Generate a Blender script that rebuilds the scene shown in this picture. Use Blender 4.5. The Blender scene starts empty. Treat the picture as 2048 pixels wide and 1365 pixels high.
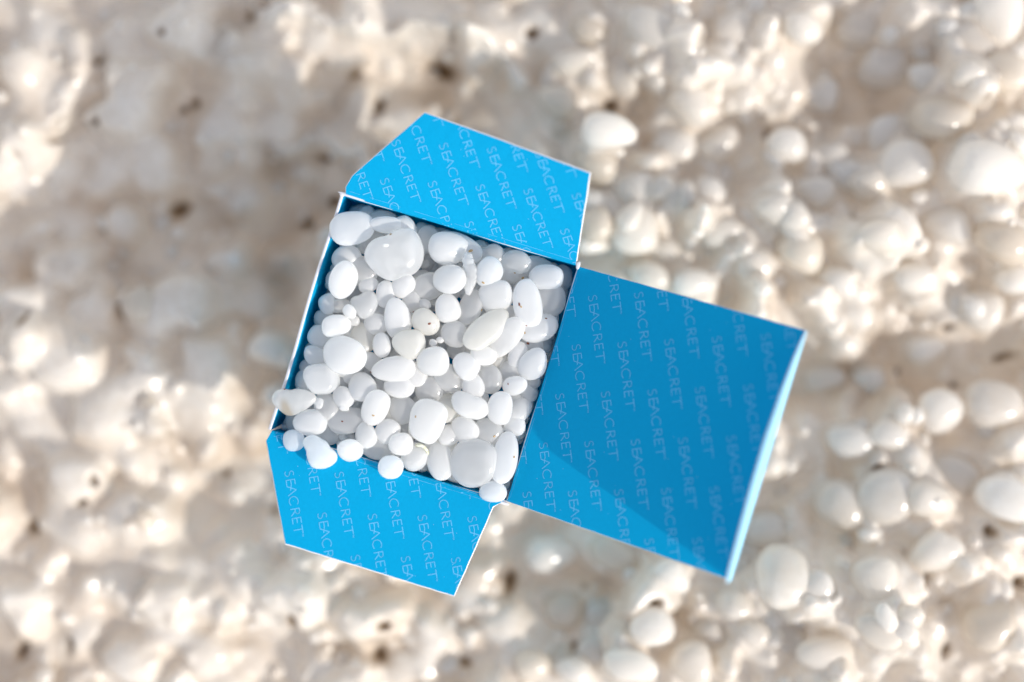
import bpy, bmesh, math, random
import numpy as np
from mathutils import Vector, Matrix
from mathutils.bvhtree import BVHTree

random.seed(7); RNG = np.random.default_rng(7)
R = math.radians
MM = 0.001
SC = bpy.context.scene
COL = SC.collection

# ------------------------------------------------------------------ camera, sky, sun, exposure
K = 60 / 490            # plan unit: 490 units = the 60 mm side of the box
D = 400.0               # camera height above the rim of the box, mm
CX, CY = 1024.0, 682.5
cam = bpy.data.cameras.new('camera'); camo = bpy.data.objects.new('camera', cam); COL.objects.link(camo)
camo.location = (0, 0, D * MM)
cam.sensor_width = 36; cam.lens = 36 * D / (2048 * K)
cam.clip_start = 0.01; cam.clip_end = 50
cam.dof.use_dof = True; cam.dof.focus_distance = 0.4005; cam.dof.aperture_fstop = 2.5
SC.camera = camo

SUN_EL = R(31.5); SUN_DIR = Vector((0.815, -0.58, 0)).normalized()
world = bpy.data.worlds.new('World'); SC.world = world; world.use_nodes = True
wn = world.node_tree.nodes; wl = world.node_tree.links
sky = wn.new('ShaderNodeTexSky'); sky.sky_type = 'NISHITA'; sky.sun_disc = False
sky.sun_elevation = SUN_EL; sky.sun_rotation = math.atan2(SUN_DIR.x, SUN_DIR.y)
sky.dust_density = 1.0; sky.ozone_density = 1.0; sky.air_density = 1.0
hs = wn.new('ShaderNodeHueSaturation'); hs.inputs['Saturation'].default_value = 0.48     # a hazy, pale sky
wl.new(sky.outputs[0], hs.inputs['Color']); wl.new(hs.outputs[0], wn['Background'].inputs[0]); wn['Background'].inputs[1].default_value = 0.15
sun = bpy.data.lights.new('sun', 'SUN'); sun.energy = 2.0; sun.angle = R(0.53); sun.color = (1.0, 0.94, 0.86)
suno = bpy.data.objects.new('sun', sun); COL.objects.link(suno)
to_sun = Vector((SUN_DIR.x * math.cos(SUN_EL), SUN_DIR.y * math.cos(SUN_EL), math.sin(SUN_EL)))
suno.rotation_euler = to_sun.to_track_quat('Z', 'Y').to_euler(); suno.location = to_sun * 2
vs = SC.view_settings
vs.view_transform = 'Standard'; vs.look = 'None'; vs.exposure = 0.84; vs.gamma = 1.0; vs.use_curve_mapping = False
SC.cycles.use_denoising = True
SC.cycles.max_bounces = 16; SC.cycles.diffuse_bounces = 14; SC.cycles.glossy_bounces = 3; SC.cycles.transmission_bounces = 8
SC.cycles.caustics_reflective = True; SC.cycles.caustics_refractive = True; SC.cycles.blur_glossy = 1.0

# ------------------------------------------------------------------ helpers
def obj(name, me, mats, parent=None):
    o = bpy.data.objects.new(name, me); COL.objects.link(o)
    for m in mats if isinstance(mats, (list, tuple)) else [mats]:
        if len(me.materials) < (len(mats) if isinstance(mats, (list, tuple)) else 1): me.materials.append(m)
    if parent: o.parent = parent
    return o
def tag(o, label, cat, group=None):
    o['label'] = label; o['category'] = cat
    if group: o['group'] = group
    return o
def mesh(name, v, f, smooth=True):
    me = bpy.data.meshes.new(name)
    me.from_pydata([tuple(p) for p in v], [], [tuple(q) for q in f]); me.update()
    if smooth: me.polygons.foreach_set('use_smooth', [True] * len(me.polygons))
    return me
def plan(x, y, z=0.0):                      # plan table -> mm in the world at height z
    f = (D - z) / D
    return np.array([(x - CX) * K * f, (CY - y) * K * f, z])

# ------------------------------------------------------------------ materials
def mat(name):
    m = bpy.data.materials.new(name); m.use_nodes = True
    return m, m.node_tree.nodes, m.node_tree.links, m.node_tree.nodes['Principled BSDF']
def noise(n, l, scale, detail=4, rough=0.55, coord='Object'):
    tc = n.new('ShaderNodeTexCoord'); t = n.new('ShaderNodeTexNoise')
    t.inputs['Scale'].default_value = scale; t.inputs['Detail'].default_value = detail; t.inputs['Roughness'].default_value = rough
    l.new(tc.outputs[coord], t.inputs['Vector']); return t
def ramp(n, l, src, stops):
    r = n.new('ShaderNodeValToRGB'); e = r.color_ramp.elements
    e[0].position, e[0].color = stops[0][0], (*stops[0][1], 1); e[1].position, e[1].color = stops[-1][0], (*stops[-1][1], 1)
    for p, c in stops[1:-1]:
        q = e.new(p); q.color = (*c, 1)
    l.new(src, r.inputs[0]); return r
def bump(n, l, b, src, strength, dist):
    u = n.new('ShaderNodeBump'); u.inputs['Strength'].default_value = strength; u.inputs['Distance'].default_value = dist
    l.new(src, u.inputs['Height']); l.new(u.outputs[0], b.inputs['Normal'])

def salt(name, c0, c1, through, rough, clear=0.0, grain=0.25, gsc=900, stain=False):
    # frosted salt: part of the light scatters back, part goes on through the milky body
    m, n, l, b = mat(name)
    t = noise(n, l, 220, 4)
    info = n.new('ShaderNodeObjectInfo')
    add = n.new('ShaderNodeMath'); add.operation = 'MULTIPLY_ADD'; add.inputs[1].default_value = 0.45; l.new(info.outputs['Random'], add.inputs[0])
    sub = n.new('ShaderNodeMath'); sub.operation = 'SUBTRACT'; sub.inputs[1].default_value = 0.22; l.new(t.outputs[0], sub.inputs[0]); l.new(sub.outputs[0], add.inputs[2])
    r = ramp(n, l, add.outputs[0], [(0.25, c0), (0.75, c1)]); colour = r.outputs[0]
    if stain:
        at = n.new('ShaderNodeAttribute'); at.attribute_name = 'stain'; sm = n.new('ShaderNodeMix'); sm.data_type = 'RGBA'
        l.new(at.outputs['Fac'], sm.inputs[0]); l.new(colour, sm.inputs[6]); sm.inputs[7].default_value = (.62, .43, .2, 1); colour = sm.outputs[2]
    n.remove(b)
    rr = ramp(n, l, noise(n, l, 500, 3).outputs[0], [(0.3, (rough * .7,) * 3), (0.75, (rough * 1.5,) * 3)])
    u = n.new('ShaderNodeBump'); u.inputs['Strength'].default_value = grain; u.inputs['Distance'].default_value = .0002
    l.new(noise(n, l, gsc, 4).outputs[0], u.inputs['Height'])
    df = n.new('ShaderNodeBsdfDiffuse'); l.new(colour, df.inputs['Color']); l.new(u.outputs[0], df.inputs['Normal'])
    tr = n.new('ShaderNodeBsdfTranslucent'); l.new(colour, tr.inputs['Color'])
    cloud = ramp(n, l, noise(n, l, 160, 3).outputs[0], [(.3, (through * .8,) * 3), (.7, (min(1, through * 1.18),) * 3)])
    ms = n.new('ShaderNodeMixShader'); l.new(cloud.outputs[0], ms.inputs[0]); l.new(df.outputs[0], ms.inputs[1]); l.new(tr.outputs[0], ms.inputs[2]); body = ms
    if clear:
        rf = n.new('ShaderNodeBsdfRefraction'); rf.inputs['IOR'].default_value = 1.25; rf.inputs['Roughness'].default_value = .3; rf.inputs['Color'].default_value = (.97, .98, .98, 1); l.new(u.outputs[0], rf.inputs['Normal'])
        body = n.new('ShaderNodeMixShader'); body.inputs[0].default_value = clear; l.new(ms.outputs[0], body.inputs[1]); l.new(rf.outputs[0], body.inputs[2])
    gl = n.new('ShaderNodeBsdfGlossy'); l.new(rr.outputs[0], gl.inputs['Roughness']); l.new(u.outputs[0], gl.inputs['Normal'])
    fr = n.new('ShaderNodeFresnel'); fr.inputs['IOR'].default_value = 1.52; l.new(u.outputs[0], fr.inputs['Normal'])
    ge = n.new('ShaderNodeNewGeometry'); out1 = n.new('ShaderNodeMath'); out1.operation = 'SUBTRACT'; out1.inputs[0].default_value = 1; l.new(ge.outputs['Backfacing'], out1.inputs[1])
    fo = n.new('ShaderNodeMath'); fo.operation = 'MULTIPLY'; l.new(fr.outputs[0], fo.inputs[0]); l.new(out1.outputs[0], fo.inputs[1])      # the polish is on the outer skin only
    fin = n.new('ShaderNodeMixShader'); l.new(fo.outputs[0], fin.inputs[0]); l.new(body.outputs[0], fin.inputs[1]); l.new(gl.outputs[0], fin.inputs[2])
    l.new(fin.outputs[0], n['Material Output'].inputs['Surface'])
    return m
M_WHITE = salt('white_salt', (.955, .948, .93), (.982, .977, .965), .62, .17, 0, .15)
M_CLEAR = salt('translucent_salt', (.96, .953, .935), (.985, .98, .968), .75, .17, .12, .15)
M_CREAM = salt('cream_salt', (.955, .935, .885), (.97, .955, .905), .64, .18, .05, .15)
M_CRYST = salt('crystalline_salt', (.94, .94, .93), (.965, .965, .96), .6, .14, .2, .7, 700)
M_CHUNK = salt('stained_crystal', (.93, .925, .90), (.96, .955, .94), .62, .14, .28, .7, 600, True)
M_NODULE = salt('nodule_salt', (.86, .805, .73), (.95, .925, .885), .58, .15, 0, .15, 500)
M_NODULE_BEIGE = salt('beige_nodule_salt', (.79, .71, .61), (.90, .85, .77), .58, .16, 0, .15, 500)

def card(name, c, rough, spec=0.1, fibre=0.05):
    m, n, l, b = mat(name)
    t = noise(n, l, 1500, 5)
    r = ramp(n, l, t.outputs[0], [(.3, tuple(x * .97 for x in c)), (.7, tuple(min(1, x * 1.03) for x in c))])
    vor = n.new('ShaderNodeTexVoronoi'); vor.inputs['Scale'].default_value = 420; tc = n.new('ShaderNodeTexCoord'); l.new(tc.outputs['Object'], vor.inputs['Vector'])
    dust = ramp(n, l, vor.outputs['Distance'], [(.02, (.5,) * 3), (.04, (0,) * 3)])      # specks of salt dust on the card
    dm = n.new('ShaderNodeMix'); dm.data_type = 'RGBA'; l.new(dust.outputs[0], dm.inputs[0]); l.new(r.outputs[0], dm.inputs[6]); dm.inputs[7].default_value = (.75, .8, .82, 1)
    l.new(dm.outputs[2], b.inputs['Base Color'])
    rr = ramp(n, l, noise(n, l, 55, 4).outputs[0], [(.35, (rough * .85,) * 3), (.65, (rough * 1.25,) * 3)]); l.new(rr.outputs[0], b.inputs['Roughness'])
    b.inputs['Specular IOR Level'].default_value = spec
    bump(n, l, b, noise(n, l, 2500, 4).outputs[0], fibre, 0.0001)
    return m
M_BLUE = card('blue_print', (.0, .325, .59), .55)
M_OUT = card('pale_blue_print', (.28, .60, .80), .45)
M_EDGE = card('raw_white_card', (.66, .65, .67), .8, .2, .6)
M_INK = card('pale_lettering', (.13, .48, .76), .36)
M_DIRT, *_ = mat('red_brown_grit'); M_DIRT.node_tree.nodes['Principled BSDF'].inputs['Base Color'].default_value = (.22, .065, .03, 1)
M_TAN, *_ = mat('tan_grit'); M_TAN.node_tree.nodes['Principled BSDF'].inputs['Base Color'].default_value = (.5, .33, .15, 1)
M_STEM, _n, _l, _b = mat('dry_stem')
_l.new(ramp(_n, _l, noise(_n, _l, 600, 3).outputs[0], [(.35, (.48, .48, .26)), (.65, (.80, .80, .66))]).outputs[0], _b.inputs['Base Color']); _b.inputs['Roughness'].default_value = .5

# ground: colours come from two attributes that follow the mineral itself (white nodules, brown grit)
M_CRUST, n, l, b = mat('salt_crust')
aw = n.new('ShaderNodeAttribute'); aw.attribute_name = 'salt_cover'
ag = n.new('ShaderNodeAttribute'); ag.attribute_name = 'grit'
t1 = noise(n, l, 90, 6, .6); t2 = noise(n, l, 420, 5, .6)
beige = ramp(n, l, t1.outputs[0], [(.3, (.60, .46, .335)), (.5, (.76, .645, .525)), (.7, (.87, .785, .675))])
white = ramp(n, l, t2.outputs[0], [(.3, (.86, .795, .71)), (.7, (.95, .92, .87))])
mx = n.new('ShaderNodeMix'); mx.data_type = 'RGBA'; l.new(aw.outputs['Fac'], mx.inputs[0]); l.new(beige.outputs[0], mx.inputs[6]); l.new(white.outputs[0], mx.inputs[7])
mg = n.new('ShaderNodeMix'); mg.data_type = 'RGBA'; l.new(ag.outputs['Fac'], mg.inputs[0]); l.new(mx.outputs[2], mg.inputs[6]); mg.inputs[7].default_value = (.20, .125, .065, 1)
n.remove(b)
rr = ramp(n, l, noise(n, l, 300, 3).outputs[0], [(.35, (.09,) * 3), (.7, (.28,) * 3)])
u = n.new('ShaderNodeBump'); u.inputs['Strength'].default_value = .3; u.inputs['Distance'].default_value = .0008; l.new(noise(n, l, 260, 4, .5).outputs[0], u.inputs['Height'])
df = n.new('ShaderNodeBsdfDiffuse'); l.new(mg.outputs[2], df.inputs['Color']); l.new(u.outputs[0], df.inputs['Normal'])
tr = n.new('ShaderNodeBsdfTranslucent'); l.new(mg.outputs[2], tr.inputs['Color'])
ms = n.new('ShaderNodeMixShader'); ms.inputs[0].default_value = .43; l.new(df.outputs[0], ms.inputs[1]); l.new(tr.outputs[0], ms.inputs[2])
gl = n.new('ShaderNodeBsdfGlossy'); l.new(rr.outputs[0], gl.inputs['Roughness']); l.new(u.outputs[0], gl.inputs['Normal'])
fr = n.new('ShaderNodeFresnel'); fr.inputs['IOR'].default_value = 1.5; l.new(u.outputs[0], fr.inputs['Normal'])
ge = n.new('ShaderNodeNewGeometry'); o1 = n.new('ShaderNodeMath'); o1.operation = 'SUBTRACT'; o1.inputs[0].default_value = 1; l.new(ge.outputs['Backfacing'], o1.inputs[1])
fo = n.new('ShaderNodeMath'); fo.operation = 'MULTIPLY'; l.new(fr.outputs[0], fo.inputs[0]); l.new(o1.outputs[0], fo.inputs[1])
fin = n.new('ShaderNodeMixShader'); l.new(fo.outputs[0], fin.inputs[0]); l.new(ms.outputs[0], fin.inputs[1]); l.new(gl.outputs[0], fin.inputs[2])
l.new(fin.outputs[0], n['Material Output'].inputs['Surface'])
M_BOUNCE, n, l, b = mat('pale_bounce'); b.inputs['Roughness'].default_value = .9  # pale surface of the added light-bouncing sheet below the crust
l.new(ramp(n, l, noise(n, l, 40, 4).outputs[0], [(.3, (.84, .79, .71)), (.7, (.92, .89, .84))]).outputs[0], b.inputs['Base Color'])

# ------------------------------------------------------------------ the ground: a salt crust
GZ = -54.0                                    # where the box stands
gx = np.arange(-270, 270.1, 0.9); gy = np.arange(-215, 215.1, 0.9)
NX, NY = len(gx), len(gy)
X, Y = np.meshgrid(gx, gy)
def vnoise(x, y, wl, seed, octaves=3):
    out = np.zeros_like(x); amp = 1.0; tot = 0
    for o in range(octaves):
        rg = np.random.default_rng(seed * 31 + o); g = rg.random((64, 64))
        u = x / wl + 1000.37; v = y / wl + 1000.61
        i = np.floor(u).astype(int); j = np.floor(v).astype(int); fu = u - i; fv = v - j
        fu = fu * fu * (3 - 2 * fu); fv = fv * fv * (3 - 2 * fv)
        a = g[i % 64, j % 64]; b_ = g[(i + 1) % 64, j % 64]; c = g[i % 64, (j + 1) % 64]; d = g[(i + 1) % 64, (j + 1) % 64]
        out += amp * ((a * (1 - fu) + b_ * fu) * (1 - fv) + (c * (1 - fu) + d * fu) * fv - .5)
        tot += amp; amp *= .5; wl *= .5
    return out / tot * 2
BOXC = plan(850, 697)
def box_dist(x, y):
    return np.maximum(np.abs((x - BOXC[0]) * .957 - (y - BOXC[1]) * .291), np.abs(-(x - BOXC[0]) * .291 - (y - BOXC[1]) * .957)) - 30
slope = np.clip((X * .75 - Y * .66) / 150, -1, 1.6)
away = np.clip(box_dist(X, Y) / 25, 0, 1)
relief = np.zeros_like(X)
for (px, py, wx, wy, rot, amp) in ((1700,440,420,110,-12,7),(1760,1130,420,190,-25,6),(230,760,300,130,10,7),(280,1120,330,130,5,5),(60,200,120,230,0,5),(900,45,330,50,8,6),(1330,130,200,110,20,4),(1100,1290,300,70,0,3),
        (1760,730,330,75,-5,-7),(1690,170,150,110,0,-5),(540,520,110,330,12,-7),(330,420,170,110,0,-4),(880,330,220,90,15,-5),(640,400,120,90,0,-5),(1130,1130,180,90,10,-4),(700,930,500,60,5,-2),(560,950,200,50,-10,-4),(1250,250,160,70,30,-3),(820,150,240,60,10,-4)):
    p = plan(px, py, GZ); th = -R(rot); dx = X - p[0]; dy = Y - p[1]
    relief += 1.35 * amp * np.exp(-(((dx * math.cos(th) + dy * math.sin(th)) / (wx * K)) ** 2 + ((-dx * math.sin(th) + dy * math.cos(th)) / (wy * K)) ** 2))
G = GZ - 1.5 + relief * (.25 + .75 * away) + away * (10.0 * slope + 3.5 * vnoise(X, Y, 62, 3, 2) + 3.2 * vnoise(X, Y, 24, 5, 2)) + 1.4 * vnoise(X, Y, 10, 8, 3) + .35 * vnoise(X, Y, 3.2, 11, 2)
COVER = np.clip(.46 + .055 * relief + np.clip(X / 500, -.05, .15) + .8 * vnoise(X, Y, 26, 14, 3), 0, .85)
GRIT = np.zeros_like(X)
def gidx(x, y): return int(round((x - gx[0]) / .9)), int(round((y - gy[0]) / .9))
def gheight(x, y):
    i, j = gidx(x, y); return G[min(max(j, 0), NY - 1), min(max(i, 0), NX - 1)]
def window(x, y, r):
    i, j = gidx(x, y); w = int(r / .9) + 2
    return slice(max(j - w, 0), min(j + w + 1, NY)), slice(max(i - w, 0), min(i + w + 1, NX))
WX = 2.6 * vnoise(X, Y, 7.5, 51, 3); WY = 2.6 * vnoise(X, Y, 7.5, 52, 3)     # warps that keep the lumps from being round
def knob(x, y, rx, ry, ang, h, cover):
    s = window(x, y, max(rx, ry) + 3)
    dx = X[s] - x + WX[s]; dy = Y[s] - y + WY[s]; c, sn = math.cos(ang), math.sin(ang)
    d2 = ((dx * c + dy * sn) / rx) ** 2 + ((-dx * sn + dy * c) / ry) ** 2
    base = gheight(x, y)
    top = base - h * .35 + h * 1.35 * np.sqrt(np.clip(1 - d2, 0, 1))
    m = (d2 < 1)
    g = G[s]; k = 2.6
    hmix = np.clip(.5 + .5 * (top - g) / k, 0, 1)
    new = g * (1 - hmix) + top * hmix + k * hmix * (1 - hmix)
    G[s] = np.where(m, np.maximum(g, new), g)
    COVER[s] = np.where(m & (top > g - .3), np.maximum(COVER[s], cover * np.clip(1.25 - d2, 0, 1)), COVER[s])
for _ in range(2100):
    x, y = RNG.uniform(-262, 262), RNG.uniform(-208, 208)
    i_, j_ = gidx(x, y); rl = relief[j_, i_]
    if rl < -1.5 and RNG.random() < (.35 if rl > -4 else .85): continue
    r = RNG.uniform(3.6, 8.2) * (1.0 if x > -40 else 1.15)
    knob(x, y, r, r * RNG.uniform(.65, 1), RNG.uniform(0, 3.14), r * RNG.uniform(.5, .95), RNG.uniform(.35, .95) if rl > -1.5 else RNG.uniform(.1, .5))
nodules = [(1540,120,38,45,90),(1930,85,75,60,0),(1885,235,70,60,10),(1990,30,60,70,90),(1160,130,55,40,0),(1115,200,40,40,0),(1385,210,55,50,0),(1310,60,70,55,20),(1430,285,40,60,70),(1205,265,60,50,0),
 (1350,290,40,50,90),(1420,380,45,42,0),(1660,320,50,55,90),(1765,265,45,50,90),(1810,330,55,60,80),(1735,365,35,60,85),(1625,385,35,60,95),(1545,415,35,55,90),(1960,340,85,75,0),(1445,470,45,45,0),(1270,385,60,70,90),
 (1270,460,50,60,80),(1510,530,50,60,100),(1380,570,50,40,0),(1700,880,52,45,0),(1775,870,36,42,90),(1745,1160,52,60,90),(1870,1100,60,50,-40),(1470,1210,45,45,0),(1420,1260,40,40,0),(1570,1270,50,45,10),
 (1380,1330,50,55,90),(1760,1260,50,45,0),(1980,1250,60,60,0),(1260,1330,60,40,0),(1650,1310,60,50,0),(1850,1000,60,50,20),(1630,1180,40,50,90),(2010,150,45,60,90),(1900,450,50,50,0),(1600,500,45,50,0),(1760,470,50,45,0),
 (1680,560,45,40,0),(2000,480,50,50,0),(1830,560,45,40,0),(340,610,85,62,-10),(30,480,32,50,90),(18,600,36,80,90),(110,530,60,50,0),(100,330,50,42,0),(40,360,40,40,0),(290,345,52,42,0),(470,110,52,42,0),(370,60,62,50,0),
 (460,390,52,42,0),(400,790,75,70,0),(210,830,75,60,0),(330,960,52,50,0),(270,1035,72,60,0),(150,960,60,45,10),(165,1060,52,64,80),(30,1200,42,40,0),(260,1320,62,50,0),(410,1310,52,62,80),(490,1330,42,42,0),
 (470,990,60,50,0),(520,960,40,50,80),(540,700,42,52,90),(500,610,46,50,0),(410,720,60,50,0),(130,730,70,60,0),(60,850,60,50,0),(870,1280,46,45,0),(1005,1255,52,46,0),(1130,1215,46,52,90),(1100,1110,60,50,0),
 (1230,1110,60,50,20),(940,1195,40,50,80),(715,1240,52,42,0),(700,1165,60,40,0),(80,60,60,50,0),(90,180,60,52,0),(30,130,45,50,0),(230,60,50,45,0),(120,440,50,42,0),(250,220,52,60,80),(430,240,42,60,85),(560,140,42,52,60),
 (540,240,50,45,0),(620,60,50,45,0),(380,1140,60,50,20),(470,1120,50,42,0),(560,1080,45,42,0),(620,1130,45,42,0),(570,1190,45,40,0),(340,1200,50,45,0),(250,1180,50,45,0),(640,1330,50,45,0),(820,1340,45,40,0),(1060,1330,45,40,0),
 (1150,1340,45,40,0),(1200,1230,42,42,0),(1340,1150,42,46,0),(1640,760,45,42,0),(1740,760,40,40,0),(1690,680,45,42,0),(1850,700,45,42,0),(1960,620,50,45,0),(2030,560,45,42,0),(1180,60,42,42,0),(1250,160,42,40,0),(1480,190,42,40,0),
 (1600,60,42,42,0),(1470,60,46,52,90),(1850,160,42,40,0),(1640,190,40,42,0),(1300,560,45,42,0),(1190,330,45,42,0),(1330,500,45,45,0),(1190,450,42,52,80),(230,440,42,42,0),(440,520,42,42,0),(180,620,46,52,90)]
FUSED = []
for q in nodules:                              # every nodule rises from a fused mound; the flatter ones are only mound
    p = plan(q[0], q[1], GZ + 6); own = q[0] > 1040
    if box_dist(p[0], p[1]) < 4: continue
    k_ = (1.3 if own else 1.12) * K * 1.06; a = q[2] * k_; c = q[3] * k_
    knob(p[0], p[1], a, c, -R(q[4]), (a + c) / 2 * (.5 if own else .6), RNG.uniform(.6, .95))
    if own: FUSED.append(q)
def soften(A, sig):
    w = int(sig * 3 / .9) + 1; ker = np.exp(-.5 * (np.arange(-w, w + 1) * .9 / sig) ** 2); ker /= ker.sum()
    P_ = np.pad(A, w, mode='edge'); T_ = sum(ker[i] * P_[:, i:i + A.shape[1]] for i in range(2 * w + 1)); return sum(ker[i] * T_[i:i + A.shape[0]] for i in range(2 * w + 1))
for _ in range(1000):                        # close-packed teeth of salt on the ridges
    x, y = RNG.uniform(20, 200), RNG.uniform(-140, 140); i_, j_ = gidx(x, y)
    if relief[j_, i_] < -2.0 or box_dist(x, y) < 8: continue
    r = RNG.uniform(2.8, 5.4); knob(x, y, r, r * RNG.uniform(.7, 1), RNG.uniform(0, 3.14), r * RNG.uniform(.8, 1.25), RNG.uniform(.7, .98))
G = soften(G, .95); COVER = soften(COVER, 1.5)
for _ in range(4200):                       # small knobs crusted over the lumps
    x, y = RNG.uniform(-262, 262), RNG.uniform(-208, 208); r = RNG.uniform(1.3, 3.0)
    if RNG.random() > .5 + .5 * vnoise(np.array([x]), np.array([y]), 40, 61, 2)[0]: continue
    knob(x, y, r, r * RNG.uniform(.7, 1), RNG.uniform(0, 3.14), r * RNG.uniform(.5, .95), RNG.uniform(.5, .95))
G = soften(G, .5)
# thin raised rims of crust
def rim(pts, w, h):
    pts = [plan(px, py, GZ)[:2] for px, py in pts]
    for (x0, y0), (x1, y1) in zip(pts, pts[1:]):
        nst = max(2, int(math.hypot(x1 - x0, y1 - y0) / 1.0))
        for k in range(nst):
            t = k / nst; x = x0 + (x1 - x0) * t; y = y0 + (y1 - y0) * t; ww = w
            s = window(x, y, ww * 2.2 + 4); d2 = ((X[s] - x + 1.6 * WX[s]) ** 2 + (Y[s] - y + 1.6 * WY[s]) ** 2) / (ww * (1 + .3 * WX[s])) ** 2
            RIM[s] = np.maximum(RIM[s], h * np.exp(-d2))
RIM = np.zeros_like(X)
rim([(520, 20), (700, 45), (860, 60), (960, 75), (1010, 130), (1060, 175)], 2.2, 7)
rim([(560, 285), (640, 270), (720, 300), (770, 345)], 1.8, 6)
rim([(80, 250), (170, 190), (250, 130)], 2.5, 4)
G += RIM; COVER = np.maximum(COVER, np.clip(RIM / 5, 0, .85))
# hollows and pits holding brown grit
pits = [(322,62,5,5,0),(185,115,4,9,40),(375,195,7,9,20),(350,208,7,5,0),(185,240,6,6,0),(105,278,12,4,-20),(335,410,17,11,-30),(600,440,11,9,0),(750,200,8,15,10),(640,305,16,5,20),
        (235,620,7,14,10),(190,960,5,10,-20),(165,1005,9,4,-10),(52,1062,9,12,20),(25,1320,9,17,20),(132,1295,6,12,10),(1020,1172,9,20,10),(1300,1190,10,6,0),(770,1245,10,7,0),(757,1315,14,10,40),
        (590,1240,9,14,-10),(1195,1300,6,9,10),(1895,655,11,6,0),(1805,745,5,6,0),(1910,772,9,5,0),(2010,715,14,5,-15),(1628,1152,5,10,10),(1820,1145,8,9,30),(2020,1155,11,10,30),(1225,205,10,10,0),
        (1066,60,10,9,0),(1372,418,5,5,0),(1540,268,7,9,20),(1735,930,8,6,-30),(1950,1052,8,9,0),(1650,985,5,5,0),(1875,1290,5,11,20),(900,640,6,6,0),(660,395,8,9,0),(440,955,6,6,0),(270,600,8,8,0),
        (1080,470,10,8,0),(1230,480,10,9,0),(880,120,30,12,20),(980,420,9,9,0),(930,1330,10,7,20),(1150,1290,7,6,0),(60,640,5,12,0),(490,20,8,5,0),(700,130,14,6,-20),(850,330,18,10,20),(1690,1080,5,5,0),(1690,440,5,5,0)]
for (px, py, a, c, ang) in pits:
    p = plan(px, py, GZ + 4); a *= K * 1.4; c *= K * 1.4; th = -R(ang)
    s = window(p[0], p[1], 3 * max(a, c)); dx = X[s] - p[0]; dy = Y[s] - p[1]
    d2 = ((dx * math.cos(th) + dy * math.sin(th)) / a) ** 2 + ((-dx * math.sin(th) + dy * math.cos(th)) / c) ** 2
    d2 = d2 * (1 + .5 * vnoise(X[s], Y[s], 2.5, 21, 2))
    dep = np.exp(-np.maximum(d2, 0) ** 1.3)
    G[s] -= dep * min(8.5, 3.0 + 2.2 * min(a, c))
    GRIT[s] = np.maximum(GRIT[s], np.clip(1.6 * dep - .3, 0, .95))
    COVER[s] *= 1 - .7 * dep
for _ in range(170):                       # scattered flecks of grit on the crust
    x, y = RNG.uniform(-262, 262), RNG.uniform(-208, 208); r = RNG.uniform(.5, 1.3)
    s = window(x, y, r * 2); GRIT[s] = np.maximum(GRIT[s], .8 * np.exp(-((X[s] - x) ** 2 + (Y[s] - y) ** 2) / r ** 2))
GRIT = np.clip(GRIT + .7 * np.clip(vnoise(X, Y, 15, 33, 4) - .25 - .03 * relief, 0, .6), 0, 1)
# level seat under the box
seat = np.clip((box_dist(X, Y) + 1.5) / 3, 0, 1)
G = np.where(seat < 1, np.minimum(G, (GZ - .6) * (1 - seat) + np.maximum(G, GZ) * seat), G)
V = np.stack([X.ravel(), Y.ravel(), G.ravel()], 1) * MM
I = np.arange(NX * NY).reshape(NY, NX)
F = np.stack([I[:-1, :-1], I[:-1, 1:], I[1:, 1:], I[1:, :-1]], -1).reshape(-1, 4)
loop_ = np.concatenate([I[0, :-1], I[:-1, -1], I[-1, :0:-1], I[:0:-1, 0]])          # the crust goes on beyond the surveyed patch
prev = loop_; base_ = V[loop_]
for ring, (sc_, zt) in enumerate(((1.25, -50), (1.8, -56), (3, -50), (6, -55), (14, -52), (60, -54))):
    q = base_.copy(); q[:, :2] *= sc_; q[:, 2] = zt * MM + .006 * np.sin(np.arange(len(q)) * .13 + ring) * (ring < 4)
    cur = np.arange(len(V), len(V) + len(q)); V = np.concatenate([V, q])
    F = np.concatenate([F, np.stack([prev, cur, np.roll(cur, -1), np.roll(prev, -1)], -1)]); prev = cur
me = bpy.data.meshes.new('salt_crust_ground')
me.vertices.add(len(V)); me.vertices.foreach_set('co', V.ravel())
me.loops.add(F.size); me.loops.foreach_set('vertex_index', F.ravel().astype(np.int32))
me.polygons.add(len(F)); me.polygons.foreach_set('loop_start', np.arange(0, F.size, 4, dtype=np.int32)); me.polygons.foreach_set('use_smooth', np.ones(len(F), bool))
me.update(calc_edges=True); me.validate()
for nm, A in (('salt_cover', COVER), ('grit', GRIT)):
    at = me.attributes.new(nm, 'FLOAT', 'POINT'); at.data.foreach_set('value', np.concatenate([A.ravel(), np.full(len(V) - A.size, .45 if nm == 'salt_cover' else .05)]).astype(np.float32))
ground = obj('ground', me, M_CRUST); ground['kind'] = 'structure'
ground['label'] = 'pale beige salt crust with white fused nodules and brown pits'

bounce_mesh = mesh('bounce_sheet', [(-16, -13, -.085), (16, -13, -.085), (16, 13, -.085), (-16, 13, -.085)], [[0, 1, 2, 3]], False)     # unseen sheet added to bounce light up through the translucent crust
bounce_obj = obj('bounce_sheet', bounce_mesh, M_BOUNCE, ground)

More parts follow.
